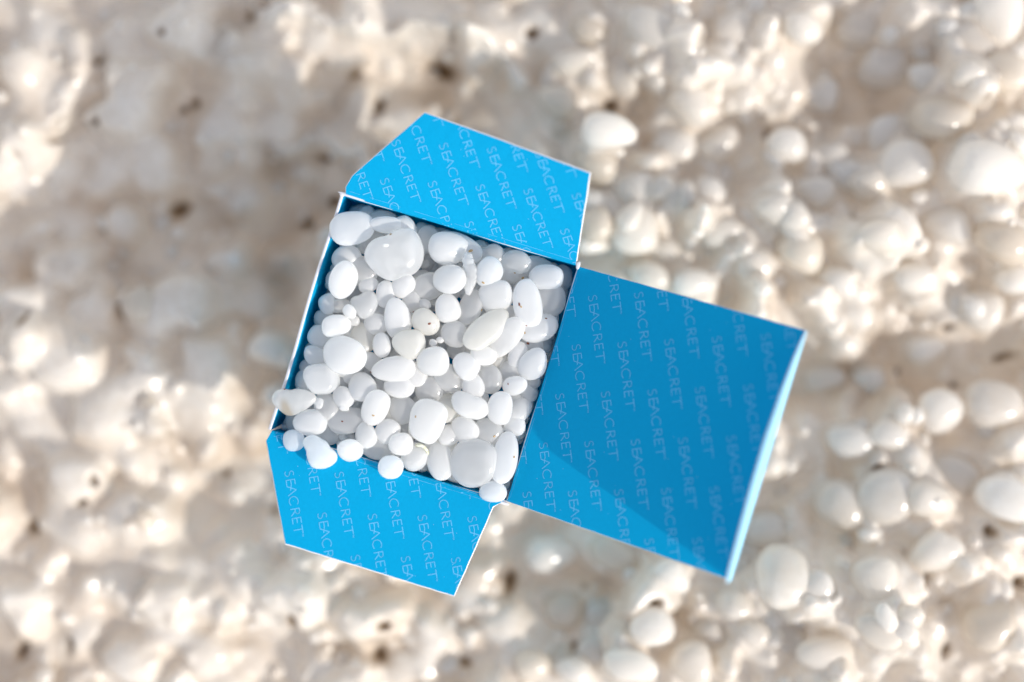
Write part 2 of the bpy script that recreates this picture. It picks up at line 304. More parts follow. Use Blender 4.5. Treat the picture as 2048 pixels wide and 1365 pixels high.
# ------------------------------------------------------------------ stone shapes
def ico(sub):
    bm = bmesh.new(); bmesh.ops.create_icosphere(bm, subdivisions=sub, radius=1.0)
    v = np.array([q.co[:] for q in bm.verts]); f = [[q.index for q in p.verts] for p in bm.faces]; bm.free(); return v, f
ICO = {s: ico(s) for s in (2, 3, 4, 5)}
def stone(a, b, c, seed, egg=0.0, box=.92, rough=.05, bend=0.0, sub=4, dents=1, facet=0.0):
    rg = np.random.default_rng(seed); v, f = ICO[sub]; p = v.copy()
    p = np.sign(p) * np.abs(p) ** box
    rad = np.ones(len(p))
    for k in range(5):
        d = rg.normal(size=3); d /= np.linalg.norm(d); rad += rough * rg.uniform(.4, 1) * np.sin((v @ d) * rg.uniform(1.2, 3.2) + rg.uniform(0, 6.3))
    for k in range(dents):                      # a flattened side
        d = rg.normal(size=3); d[2] *= .5; d /= np.linalg.norm(d); rad -= .09 * np.clip((v @ d) - .55, 0, 1) / .45
    if facet:
        for k in range(int(40 * facet)):
            d = rg.normal(size=3); d /= np.linalg.norm(d); q = v @ d
            rad += rg.uniform(-.09, .11) * np.exp(-((1 - q) / rg.uniform(.02, .1)))
    p *= rad[:, None]
    tap = 1 + egg * p[:, 0]
    p[:, 1] *= tap; p[:, 2] *= 1 + .7 * egg * p[:, 0]
    p[:, 1] += bend * (p[:, 0] ** 2 - .4)
    p *= (a, b, c)
    return p, f

# ------------------------------------------------------------------ nodules grown on the crust
nod_meshes = []
for k in range(14):
    p, f = stone(1, RNG.uniform(.78, .98), RNG.uniform(.85, 1.15), 500 + k, egg=RNG.uniform(-.25, .25), rough=.085, sub=3, dents=3, facet=.25)
    m_ = mesh('salt_nodule', p * MM, f); m_.materials.append(M_NODULE if k % 2 else M_NODULE_BEIGE); nod_meshes.append(m_)
loose = [(1715,60,44,50,100,'loose white salt pebble beside the larger egg-shaped one on beige crust'),
         (1768,135,50,58,100,'egg-shaped white salt pebble lying alone in a beige hollow of crust'),
         (1575,290,43,38,0,'small bluish-white pebble in the shaded beige hollow, brown pit beside it'),
         (1880,820,46,46,60,'loose white salt pebble beside the blockier one on shaded crust'),
         (1990,805,58,52,0,'blocky white salt pebble lying on shaded crust beyond the lid'),
         (1680,1010,52,62,120,'white salt pebble cut off flat, pressed against its rounded twin'),
         (1770,1000,56,60,90,'rounded white salt pebble pressed against the flat-cut one'),
         (1910,950,40,62,115,'pointed white salt pebble leaning up out of the crust'),
         (2012,1000,48,64,110,'large smooth white salt pebble near the pointed one on crust'),
         (1530,1060,40,52,80,'small white salt pebble just off the corner of the lid'),
         (1570,1155,62,60,0,'broad white salt pebble on the crust below the lid corner'),
         (1305,1255,38,44,80,'small oval white salt pebble by a dark pit in the crust')]
def seat_on_ground(px, py, hz):
    z = GZ
    for _ in range(3):
        p = plan(px, py, z + hz); z = gheight(p[0], p[1])
    return plan(px, py, z + hz)
def put(o, p, sx, sy, sz, rz, tilt=0):
    o.location = Vector(p) * MM; o.scale = (sx, sy, sz)
    o.rotation_euler = (RNG.uniform(-tilt, tilt), RNG.uniform(-tilt, tilt), rz)
used = 0
def nod_of(x):
    white = RNG.random() < np.clip(.55 + x / 110, .25, .95)
    return nod_meshes[2 * int(RNG.integers(0, 7)) + int(white)]
for (px, py, a, c, ang) in FUSED:
    a *= K * 1.06; c *= K * 1.06; h = (a + c) / 2 * RNG.uniform(.75, 1.05)
    p = seat_on_ground(px, py, h * RNG.uniform(-.35, .02)); o = bpy.data.objects.new('salt_nodule', nod_of(p[0])); COL.objects.link(o); o.parent = ground
    put(o, p, a, c, h, -R(ang) + RNG.uniform(-.2, .2), .35); used += 1
while used < 285:
    x, y = RNG.uniform(-165, 165), RNG.uniform(-112, 112)
    if box_dist(x, y) < 6: continue
    i_, j_ = gidx(x, y)
    if (x < 10 and RNG.random() < .85) or relief[j_, i_] < -1.5: continue
    a = RNG.uniform(2.2, 5.2); h = a * RNG.uniform(.7, 1.1)
    o = bpy.data.objects.new('salt_nodule', nod_of(x)); COL.objects.link(o); o.parent = ground
    put(o, (x, y, gheight(x, y) + h * RNG.uniform(-.55, -.05)), a, a * RNG.uniform(.8, 1), h, RNG.uniform(0, 6.3), .4); used += 1
# the many smaller grains beyond those: one mass
gv, gf = [], []; iv, if_ = ICO[2]
for k in range(600):
    x, y = RNG.uniform(-230, 230), RNG.uniform(-170, 170)
    if box_dist(x, y) < 3: continue
    r = RNG.uniform(.6, 1.7) if RNG.random() < .75 else RNG.uniform(1.7, 3.2)
    q = iv * (r * RNG.uniform(.8, 1.25), r, r * RNG.uniform(.7, 1.1)) * (1 + .12 * np.sin(iv @ RNG.normal(size=3) * 2 + k))[:, None]
    th = RNG.uniform(0, 6.3); q = np.stack([q[:, 0] * math.cos(th) - q[:, 1] * math.sin(th), q[:, 0] * math.sin(th) + q[:, 1] * math.cos(th), q[:, 2]], 1)
    o_ = len(gv) and sum(map(len, gv)) or 0
    gv.append(q + (x, y, gheight(x, y) + r * .15)); gf.append(np.array(if_) + k * 0 + (len(gv) - 1) * len(iv))
gm = mesh('salt_grain', np.concatenate(gv) * MM, np.concatenate(gf).tolist())
go = obj('salt_grain', gm, M_NODULE, ground); go['kind'] = 'stuff'
for i, (px, py, a, c, ang, lab) in enumerate(loose):
    a *= K * 1.08; c *= K * 1.08; h = (a + c) / 2 * .85
    p = seat_on_ground(px, py, h * .35)
    v, f = stone(a, c, h, 900 + i, egg=RNG.uniform(-.2, .2), rough=.06, sub=4, dents=2)
    o = obj('salt_pebble', mesh('salt_pebble', v * MM, f), M_NODULE); o.location = Vector(p) * MM; o.rotation_euler = (0, 0, -R(ang))
    tag(o, lab, 'pebble', 'loose pebbles on the salt crust')

# ------------------------------------------------------------------ the carton
E1 = np.array([.957, -.291, 0]); E2 = np.array([-.291, -.957, 0]); ZZ = np.array([0, 0, 1.0])
E1 /= np.linalg.norm(E1); E2 /= np.linalg.norm(E2)
H = 246 * K
BC = plan(850, 697); TL = BC - H * E1 - H * E2; TR = BC + H * E1 - H * E2; BR = BC + H * E1 + H * E2; BL = BC - H * E1 + H * E2
carton = bpy.data.objects.new('carton', None); COL.objects.link(carton)
carton.location = Vector((BC[0], BC[1], GZ)) * MM; carton.empty_display_size = .01
tag(carton, 'open square blue carton printed with pale lettering inside, filled with salt pebbles', 'box')
bpy.context.view_layer.update()
def child(name, me, mats, parent):
    o = obj(name, me, mats, parent); o.matrix_parent_inverse = parent.matrix_world.inverted(); return o
BOXINV = Matrix.Translation(-carton.location)
def boxpart(name, v, f, mi, mats, parent=None, smooth=False):
    loc = np.array(carton.location[:])
    me = mesh(name, np.asarray(v) * MM - loc, f, smooth)
    for m in mats: me.materials.append(m)
    if mi is not None: me.polygons.foreach_set('material_index', mi)
    o = bpy.data.objects.new(name, me); COL.objects.link(o); o.parent = parent or carton
    return o
def sheet(O, U, OUT, al, a0, w, wave=0.0):
    def f(u, v):
        a = al(u); nst = 12; x = z = 0.0; vv = min(max(v, 0), w)
        for i in range(nst):
            ang = a0 + (a - a0) * ((i + .5) / nst * vv / w); x += math.cos(ang) * vv / nst; z += math.sin(ang) * vv / nst
        r = v - vv; x += math.cos(a) * r; z += math.sin(a) * r
        z += wave * math.sin(u * .11 + v * .05)
        return O + U * u + OUT * x + ZZ * z
    return f
def normal(f, u, v, up):
    e = .05; du = f(u + e, v) - f(u - e, v); dv = f(u, v + e) - f(u, v - e); n_ = np.cross(du, dv); n_ /= np.linalg.norm(n_)
    return n_ * up
def panel(name, outline, f, up, thick, mats, cuts_u, cuts_v, parent=None, jit=0.0, raw=0.22):
    bm = bmesh.new(); ol = []
    for (p, q) in zip(outline, outline[1:] + outline[:1]):       # slightly uneven die-cut edge
        nseg = max(1, int(math.hypot(q[0] - p[0], q[1] - p[1]) / 2.0))
        for k in range(nseg):
            t = k / nseg; j = jit * (0 if k == 0 else 1); ol.append((p[0] + (q[0] - p[0]) * t + random.uniform(-j, j), p[1] + (q[1] - p[1]) * t + random.uniform(-j, j)))
    bm.faces.new([bm.verts.new((x, y, 0)) for x, y in ol])
    for c in cuts_u: bmesh.ops.bisect_plane(bm, geom=bm.verts[:] + bm.edges[:] + bm.faces[:], plane_co=(c, 0, 0), plane_no=(1, 0, 0))
    for c in cuts_v: bmesh.ops.bisect_plane(bm, geom=bm.verts[:] + bm.edges[:] + bm.faces[:], plane_co=(0, c, 0), plane_no=(0, 1, 0))
    bm.normal_update(); bm.verts.index_update(); nv = len(bm.verts)
    uv = [(q.co.x, q.co.y) for q in bm.verts]
    flip = (bm.faces[0:1] and bm.faces[:][0].normal.z < 0)
    top = [f(*q) for q in uv]; wide = []
    cxx = sum(q[0] for q in outline) / len(outline); cyy = sum(q[1] for q in outline) / len(outline)
    for q, bv_ in zip(uv, bm.verts):                    # the raw board edge flares out a little below the print
        nx = ny = 0.0
        for e in bv_.link_edges:
            if len(e.link_faces) == 1:
                a_, b2 = e.verts[0].co, e.verts[1].co; ex, ey = b2.y - a_.y, a_.x - b2.x; ln = math.hypot(ex, ey) or 1
                sg = 1 if ex * ((a_.x + b2.x) / 2 - cxx) + ey * ((a_.y + b2.y) / 2 - cyy) > 0 else -1; nx += sg * ex / ln; ny += sg * ey / ln
        ln = math.hypot(nx, ny)
        wide.append((q[0] + nx / ln * raw, q[1] + ny / ln * raw) if ln > 1e-6 and q[1] > 1.2 else q)
    bot = [f(*w) - normal(f, w[0], w[1], up) * thick for w in wide]
    faces, mi = [], []
    for fc in bm.faces:
        ids = [q.index for q in fc.verts]
        if (fc.normal.z < 0) != (up < 0): ids = ids[::-1]
        faces.append(ids); mi.append(0); faces.append([i + nv for i in ids[::-1]]); mi.append(1)
        for a, b_ in zip(ids, ids[1:] + ids[:1]):
            e = bm.edges.get((bm.verts[:][a], bm.verts[:][b_])) if False else None
    bm.verts.ensure_lookup_table()
    for e in bm.edges:
        if len(e.link_faces) == 1:
            a, b_ = e.verts[0].index, e.verts[1].index
            faces.append([a, b_, b_ + nv, a + nv]); mi.append(2)
    bm.free()
    o = boxpart(name, top + bot, faces, mi, mats, parent)
    bm = bmesh.new(); bm.from_mesh(o.data); bmesh.ops.recalc_face_normals(bm, faces=bm.faces); bm.to_mesh(o.data); bm.free()
    return o
# walls: inner face blue, outer face pale blue, raw white edge
def wall(name, A, B, nrm_in, thick, top=0.0, rag=0.0, z0=GZ, lean=0.0):
    nseg = 40; v = []; f = []; mi = []
    for k in range(nseg + 1):
        t = k / nseg; p = A + (B - A) * t
        zt = top + rag * (math.sin(t * 37) * .5 + math.sin(t * 11 + 1) * .6)
        wob = nrm_in * (.18 * math.sin(t * math.pi * 3.0 + 1))
        pi = p + wob; po = pi - nrm_in * thick
        ql = pi + nrm_in * lean * math.sin(t * math.pi) ** .6
        v += [(pi[0], pi[1], z0), (ql[0], ql[1], -11.0), (pi[0], pi[1], zt - .25), tuple(pi - nrm_in * .3 + np.array([0, 0, zt])), tuple(po + nrm_in * .2 + np.array([0, 0, zt - .05])), (po[0], po[1], zt - .4), (po[0], po[1], z0)]
    for k in range(nseg):
        a = k * 7; b_ = a + 7
        for i, m_ in ((0, 0), (1, 0), (2, 2), (3, 2), (4, 2), (5, 1), (6, 1)):
            j = (i + 1) % 7; f.append([a + i, a + j, b_ + j, b_ + i]); mi.append(m_)
    f.append([0, 1, 2, 3, 4, 5, 6]); mi.append(2); e = nseg * 7; f.append([e + 6, e + 5, e + 4, e + 3, e + 2, e + 1, e]); mi.append(2)
    o = boxpart(name, v, f, mi, [M_BLUE, M_OUT, M_EDGE])
    bm = bmesh.new(); bm.from_mesh(o.data); bmesh.ops.recalc_face_normals(bm, faces=bm.faces); bm.to_mesh(o.data); bm.free(); return o
wall('wall', TL, BL, E1, .8, .1, .12, lean=.9)
wall('wall', TL, TR, E2, .5, .0, .0)
wall('wall', TR, BR, -E1, .5, -.15)
wall('wall', BR, BL, -E2, .5, -.05)
bv = [TL, TR, BR, BL]; bv = [np.array([p[0], p[1], GZ]) for p in bv] + [np.array([p[0], p[1], GZ + .6]) for p in bv]
boxpart('bottom', bv, [[3, 2, 1, 0], [4, 5, 6, 7], [0, 1, 5, 4], [1, 2, 6, 5], [2, 3, 7, 6], [3, 0, 4, 7]], [1, 0, 2, 2, 2, 2], [M_BLUE, M_OUT, M_EDGE])

# lettering: thin strokes of one light face, the E and A joined
def arc(cx, cy, rx, ry, a0, a1, n_=12):
    return [(cx + rx * math.cos(R(a0 + (a1 - a0) * i / n_)), cy + ry * math.sin(R(a0 + (a1 - a0) * i / n_))) for i in range(n_ + 1)]
def word():
    S = []
    S.append(arc(.34, .76, .22, .22, 40, 240, 9) + arc(.30, .26, .26, .25, 75, -140, 11))                   # S
    x = .92; S += [[(x, 0), (x, 1)], [(x, .98), (x + .48, .98)], [(x, .53), (x + .44, .53), (x + .98, .36)], [(x, .02), (x + .52, .02)]]  # E, its bar runs on into the A
    x = 1.50; S += [[(x, 0), (x + .43, 1), (x + .88, 0)]]                                                   # A
    S.append(arc(2.98, .5, .46, .5, 48, 312, 16))                                                           # C
    x = 3.68; S += [[(x, 0), (x, 1)], [(x, .98)] + arc(x + .24, .74, .26, .24, 90, -90, 9) + [(x, .5)], [(x + .2, .5), (x + .62, 0)]]   # R
    x = 4.55; S += [[(x, 0), (x, 1)], [(x, .98), (x + .5, .98)], [(x, .53), (x + .44, .53)], [(x, .02), (x + .52, .02)]]                # E
    x = 5.25; S += [[(x, .97), (x + .8, .97)], [(x + .4, 0), (x + .4, .97)]]                                # T
    x = 6.12; S += [[(x, 1.0), (x + .09, 1.0)], [(x + .045, .86), (x + .045, 1.0)], [(x + .13, .86), (x + .13, 1), (x + .175, .9), (x + .22, 1), (x + .22, .86)]]  # TM
    return S
WORD = word(); WLEN = 6.1
def clip(poly, outline):
    area = sum(p[0] * q[1] - q[0] * p[1] for p, q in zip(outline, outline[1:] + outline[:1])); sgn = 1 if area > 0 else -1
    for a, b_ in zip(outline, outline[1:] + outline[:1]):
        def inside(p): return sgn * ((b_[0] - a[0]) * (p[1] - a[1]) - (b_[1] - a[1]) * (p[0] - a[0])) >= 0
        out = []
        for p, q in zip(poly, poly[1:] + poly[:1]):
            ip, iq = inside(p), inside(q)
            if ip: out.append(p)
            if ip != iq:
                d1 = (b_[0] - a[0]) * (p[1] - a[1]) - (b_[1] - a[1]) * (p[0] - a[0]); d2 = (b_[0] - a[0]) * (q[1] - a[1]) - (b_[1] - a[1]) * (q[0] - a[0])
                t = d1 / (d1 - d2); out.append((p[0] + (q[0] - p[0]) * t, p[1] + (q[1] - p[1]) * t))
        poly = out
        if len(poly) < 3: return []
    return poly
def lettering(f, up, outline, anchor, va, vb, wv, hand, parent):
    wl_ = math.hypot(*wv); d = (wv[0] / wl_, wv[1] / wl_); upv = (-d[1] * hand, d[0] * hand); cap = 2.15; adv = wl_ / WLEN
    V_, F_ = [], []; sw = .105
    for i in range(-9, 10):
        for j in range(-9, 10):
            ox, oy = anchor[0] + i * va[0] + j * vb[0], anchor[1] + i * va[1] + j * vb[1]
            if not (-20 < ox < 80 and -20 < oy < 80): continue
            for st in WORD:
                small = st[0][0] > 6.05
                pts = [(ox + d[0] * x * adv + upv[0] * (y - .5) * cap, oy + d[1] * x * adv + upv[1] * (y - .5) * cap) for x, y in st]
                w = sw * (.45 if small else 1)
                for p, q in zip(pts, pts[1:]):
                    L_ = math.hypot(q[0] - p[0], q[1] - p[1])
                    if L_ < 1e-6: continue
                    tx, ty = (q[0] - p[0]) / L_, (q[1] - p[1]) / L_; e = w * .35
                    quad = [(p[0] - tx * e - ty * w, p[1] - ty * e + tx * w), (p[0] - tx * e + ty * w, p[1] - ty * e - tx * w), (q[0] + tx * e + ty * w, q[1] + ty * e - tx * w), (q[0] + tx * e - ty * w, q[1] + ty * e + tx * w)]
                    c = clip(quad, outline)
                    if c:
                        base = len(V_); V_ += [f(*g) + normal(f, g[0], g[1], up) * .035 for g in c]; F_.append(list(range(base, base + len(c))))
    return boxpart('lettering', V_, F_, None, [M_INK], parent)
def inset(ol, k): 
    cx = sum(p[0] for p in ol) / len(ol); cy = sum(p[1] for p in ol) / len(ol); return [(cx + (p[0] - cx) * k, cy + (p[1] - cy) * k) for p in ol]
rng_ = lambda a, b_, s: [a + s * i for i in range(int((b_ - a) / s) + 1)]
def crease(f, up, u0, u1, vs_, parent):
    V_, F_ = [], []
    for v0 in vs_:
        u = u0
        while u < u1:
            du = random.uniform(1.0, 4.0); w = random.uniform(.03, .09)
            if random.random() < .8:
                b0 = len(V_); e = min(u + du, u1)
                V_ += [f(a, c) + normal(f, a, c, up) * .03 for a, c in ((u, v0), (e, v0), (e, v0 + w), (u, v0 + w))]; F_.append([b0, b0 + 1, b0 + 2, b0 + 3])
            u += du
    boxpart('fold_crease', V_, F_, None, [M_INK], parent)
# side flap beyond the far wall, tipped up and a little twisted
f_top = sheet(TL + ZZ * .15, E1, -E2, lambda u: R(12.7 + 18.3 * u / 58), R(66), 1.6, .16)
o_top = [(.8, .0), (.3, 2.4), (1.1, 5.4), (14.05, 25.5), (56.1, 24.8), (59.4, .9), (59.6, 0)]
top = panel('side_flap', o_top, f_top, 1, .42, [M_BLUE, M_OUT, M_EDGE], rng_(4, 56, 4), [.2, .5, .8, 1.1, 1.4, 1.7, 4, 8, 12, 16, 20], jit=.05)
top['label'] = 'clean lettered side flap tipped up towards the sun'
lettering(f_top, 1, [(.8, 0), (1.1, 5.4), (14.05, 25.5), (56.1, 24.8), (59.4, .4)], (8.77, 17.1), (11.4, 2.9), (11.24, -6.95), (8.95, -12.75), 1, top)
crease(f_top, 1, 1.5, 58, (1.55,), top)
f_bot = sheet(BL, E1, E2, lambda u: R(11), R(35), 1.0, .14)
o_bot = [(.2, 0), (-.35, 2.9), (11.9, 25.3), (54.5, 25.5), (57.3, 2.2), (59.6, 0)]
bot = panel('side_flap', o_bot, f_bot, -1, .42, [M_BLUE, M_OUT, M_EDGE], rng_(4, 56, 4), [.2, .4, .6, .8, 1.0, 4, 8, 12, 16, 20], jit=.05)
bot['label'] = 'lettered side flap with salt pebbles spilling over its fold'
lettering(f_bot, -1, [(.4, 0), (-.2, 2.9), (11.9, 25.3), (54.5, 25.5), (57.3, 0.0)], (7.08, 8.16), (11.7, -3.25), (10.78, 7.42), (7.2, 14.1), -1, bot)
crease(f_bot, -1, 1, 57, (.35, 1.25), bot)
f_lid = sheet(TR, E2, E1, lambda u: R(20.4), R(25), 1.0, .12)
o_lid = [(0, 0), (.05, 58.08), (60.55, 58.05), (60.1, 0)]
lid = panel('lid', o_lid, f_lid, 1, .45, [M_BLUE, M_OUT, M_EDGE], rng_(4, 58, 3), [.3, .6, 1.0] + rng_(4, 56, 4), jit=.04, raw=.12)
lettering(f_lid, 1, inset(o_lid, .995), (5.73, 5.53), (-3.8, 10.97), (12.62, -.36), (14.9, 7.0), 1, lid)
crease(f_lid, 1, 1, 59, (.5,), lid)
# tuck flap standing square to the lid along its free edge
nl = normal(f_lid, 30, 50, 1)
bow = [(0, 1.0), (.04, 4.2), (.12, 8.5), (.25, 12.6), (.42, 16.0), (.6, 15.8), (.78, 15.0), (.92, 14.2), (.98, 13.2), (1.0, 12.0)]
def f_tuck(u, v):
    p = f_lid(u, 58.02); t = v / 15
    return p + nl * (v * .995) + E1 * (1.35 * t + .6 * t * max(0, (u - 35) / 25) ** 1.5)
o_tuck = [(.1, 0), (60.5, 0)] + [(.1 + 60.4 * t, h) for t, h in bow[::-1]]
tuck = panel('tuck_flap', o_tuck, f_tuck, 1, .42, [M_OUT, M_OUT, M_EDGE], rng_(3, 58, 3), [1.5, 3, 6, 9, 12], lid, jit=.03, raw=.1)
tuck['label'] = 'pale blue tuck flap standing along the free edge of the lid'
tuck.data.polygons.foreach_set('material_index', [1 if p.material_index == 1 else (2 if p.material_index == 2 else 0) for p in tuck.data.polygons])
# chipped white paper at the torn corners of the folds
def scuff(p, r, seed):
    v, f = stone(r[0], r[1], r[2], seed, rough=.15, sub=3, facet=.5)
    a = math.atan2(E1[1], E1[0]); v = np.stack([v[:, 0] * math.cos(a) - v[:, 1] * math.sin(a), v[:, 0] * math.sin(a) + v[:, 1] * math.cos(a), v[:, 2]], 1)
    boxpart('torn_corner', v + p, f, None, [M_EDGE], None, True)
scuff(BR + E1 * -.9 + E2 * .5 + ZZ * .0, (1.5, .35, .3), 41); scuff(TR - E2 * .3 + E1 * -.2 + ZZ * .4, (.5, 1.1, .3), 42); scuff(TL + E1 * 2.5 - E2 * .3 + ZZ * .25, (3.4, .42, .35), 43); scuff(TL + ZZ * .1 - E1 * .3, (.6, .6, .4), 44)

# ------------------------------------------------------------------ the salt pebbles in the carton
# zone origin and scale of each survey sheet; rows: cx, cy, half length, half width, angle, layer (0 top .. 3 deep), tint w/c/y, extra
ZA, ZB, ZC, ZD = (520, 360, 4.015), (820, 420, 4.55), (520, 660, 4.015), (820, 660, 3.592)
P = []
def add(zone, rows):
    for r in rows:
        ox, oy, s = zone; ex = r[7] if len(r) > 7 else {}
        P.append(dict(x=ox + r[0] / s, y=oy + r[1] / s, a=r[2] / s * (1.08 if r[5] < .5 else 1.13), b=r[3] / s * (1.08 if r[5] < .5 else 1.13), ang=r[4], lay=r[5], t=r[6], **ex))
add(ZA, [(735,385,168,130,-8,0,'w',dict(egg=-.08,label='large smooth white egg-shaped pebble in the corner beside the clean flap',zz=2.6)),
 (1020,360,130,68,3,0,'w',{}),(1195,305,98,86,70,.6,'w'),
 (1085,610,228,205,-28,0,'c',dict(egg=.1,sub=5,dents=3,label='biggest pear-shaped translucent pebble with a tiny chip stuck on top',zz=-.6)),
 (1005,245,112,80,0,2,'c'),(860,245,84,62,-20,2.6,'c'),(775,200,80,48,5,3,'c'),(640,610,114,88,-22,1,'w'),(670,802,152,102,-66,0,'w',dict(egg=.05,zz=.5,label='bright smooth oval pebble standing out beside the wall opposite the lid')),
 (550,775,75,92,90,2.2,'c'),(482,975,84,66,75,1,'w'),(900,490,115,110,0,2.6,'c'),(830,730,105,115,90,2.2,'c'),(875,840,80,56,-20,1.2,'w'),(1012,915,97,70,95,1,'w'),(1155,845,96,80,-35,.8,'w'),
 (835,1000,114,110,-30,1.1,'c',dict(box=.8)),(718,1060,58,46,50,.3,'w'),(612,1172,114,84,-8,.1,'w',dict(box=.8)),(520,1110,90,65,20,2,'c'),(420,1100,62,50,90,2.6,'c'),(440,1252,112,86,28,1.2,'w'),
 (1108,1115,150,100,78,.7,'w',dict(egg=.12)),(930,1165,95,82,0,1.8,'w'),(640,1015,85,55,0,2.4,'c'),(1215,975,82,70,80,1.3,'c'),(820,1275,112,95,90,1.9,'y'),(370,1175,45,34,90,2.8,'c'),
 (570,950,27,24,0,1.6,'c'),(545,1035,28,24,0,1.6,'c'),(760,1135,44,38,0,1.9,'c'),(765,610,26,20,40,2.0,'c'),(700,800,70,60,0,3,'c')])
add(ZB, [(182,212,115,98,95,1.6,'c'),(345,346,166,145,0,0,'w'),(498,240,190,100,31,.7,'w',dict(egg=.08)),(165,110,90,55,0,2.6,'c'),(330,130,65,36,20,2.8,'c'),(745,372,132,98,-20,1.5,'c'),(975,427,128,102,15,1.2,'c',dict(egg=-.12)),
 (722,570,142,116,-62,0,'w'),(915,595,92,84,0,1.9,'c'),(792,785,152,134,-18,.1,'w',dict(box=.8)),(1195,505,158,105,22,2,'c'),(1232,620,148,115,3,0,'w',dict(box=.85)),(1440,612,112,84,100,2.2,'c'),
 (1070,850,208,120,82,0,'w',dict(box=.86,label='long upright oval pebble with a red-brown fleck, near the lid fold')),(1320,832,142,130,80,1.3,'c'),(1225,1097,168,122,-14,.6,'w',dict(egg=-.08)),(357,635,150,130,0,0,'w'),(165,712,132,120,-20,1.5,'c'),
 (350,890,122,108,80,.4,'w',dict(egg=.1)),(548,892,152,96,-72,1.4,'c'),(405,1135,112,108,0,1,'c'),(690,1090,232,122,-42,.1,'y',dict(label='long cream-coloured pebble lying slantwise over its white neighbour')),
 (888,1152,188,110,-52,.5,'w'),(895,930,70,66,0,1.2,'c'),(140,1020,136,116,35,.7,'y',dict(egg=.1,label='cream pebble with a dark red fleck in the middle of the heap')),
 (570,405,44,52,0,1.6,'c'),(210,1212,33,32,0,.9,'w'),(275,1186,32,27,0,.8,'w'),(135,860,50,46,0,1.3,'c'),(1110,1215,95,70,10,2,'c'),(1010,600,60,50,0,2.6,'c'),(700,690,60,60,0,2.6,'c'),(620,330,60,40,0,2.8,'c'),(690,270,60,40,20,2.9,'c'),(1290,1230,70,60,0,2.7,'c')])
add(ZC, [(685,202,168,142,14,0,'w',dict(label='large bright flat-topped pebble with only smaller pebbles around it',zz=.6)),(388,198,116,78,26,.4,'w'),(282,372,106,76,22,.9,'w',dict(egg=-.08)),
 (490,402,122,106,-3,0,'k',dict(box=.72,label='blocky crystalline pebble with a frosted faceted surface')),(350,290,78,60,25,2.2,'c'),
 (272,578,180,98,4,0,'s',dict(zz=3.2,label='jagged crystal chunk with a tan stain, lodged on the rim')),(475,592,34,43,0,.5,'k'),(400,745,140,98,6,0,'w',dict(box=.85)),(198,758,95,82,90,1.9,'c'),
 (265,890,82,80,0,0,'w',dict(zz=2.6,label='small round bluish pebble resting on the flap fold in the corner')),(482,980,156,98,42,0,'w',dict(egg=.2,bend=.1,zz=2.6,label='pear-shaped pebble spilled over the fold onto the side flap')),
 (720,970,88,96,80,0,'w',dict(zz=2.0)),(1050,1102,96,90,0,0,'w',dict(zz=2.2,label='round white pebble spilled furthest over the flap fold')),(670,545,84,78,60,1,'w'),(677,622,36,31,0,.9,'k'),(700,732,152,98,-10,1.3,'c',dict(label='broad translucent pebble with a single dark fleck')),
 (822,462,120,106,80,1,'w'),(925,620,138,98,-65,0,'w',dict(egg=.05)),(1072,318,178,96,-6,.2,'w'),(1122,452,112,82,0,1,'w'),(1258,362,92,72,70,1.1,'w'),(975,125,92,74,85,.9,'w'),(1190,125,136,112,20,.2,'y',dict(box=.82)),
 (848,850,102,84,70,.3,'w',dict(egg=.1)),(1020,817,102,84,-52,.3,'w'),(1135,920,94,86,0,.1,'w'),(930,992,136,98,5,1.6,'c',dict(bend=.2)),(1230,1070,108,104,0,.8,'w'),(540,882,90,82,40,2,'c'),(660,862,26,22,0,1.6,'k'),(640,912,28,25,0,1.7,'k'),
 (1150,640,116,100,60,1.2,'c',dict(egg=.15)),(535,612,108,92,60,1.9,'c'),(900,262,88,70,40,1.9,'c'),(640,335,100,40,10,1.6,'c'),(842,152,32,26,0,1.5,'c'),(718,392,52,40,30,2,'k'),(1050,665,100,62,90,1.9,'y'),(1250,790,60,70,0,2.2,'c'),(95,790,22,22,0,1.2,'c'),(650,420,60,50,0,2.6,'c'),(420,880,60,50,0,2.8,'c')])
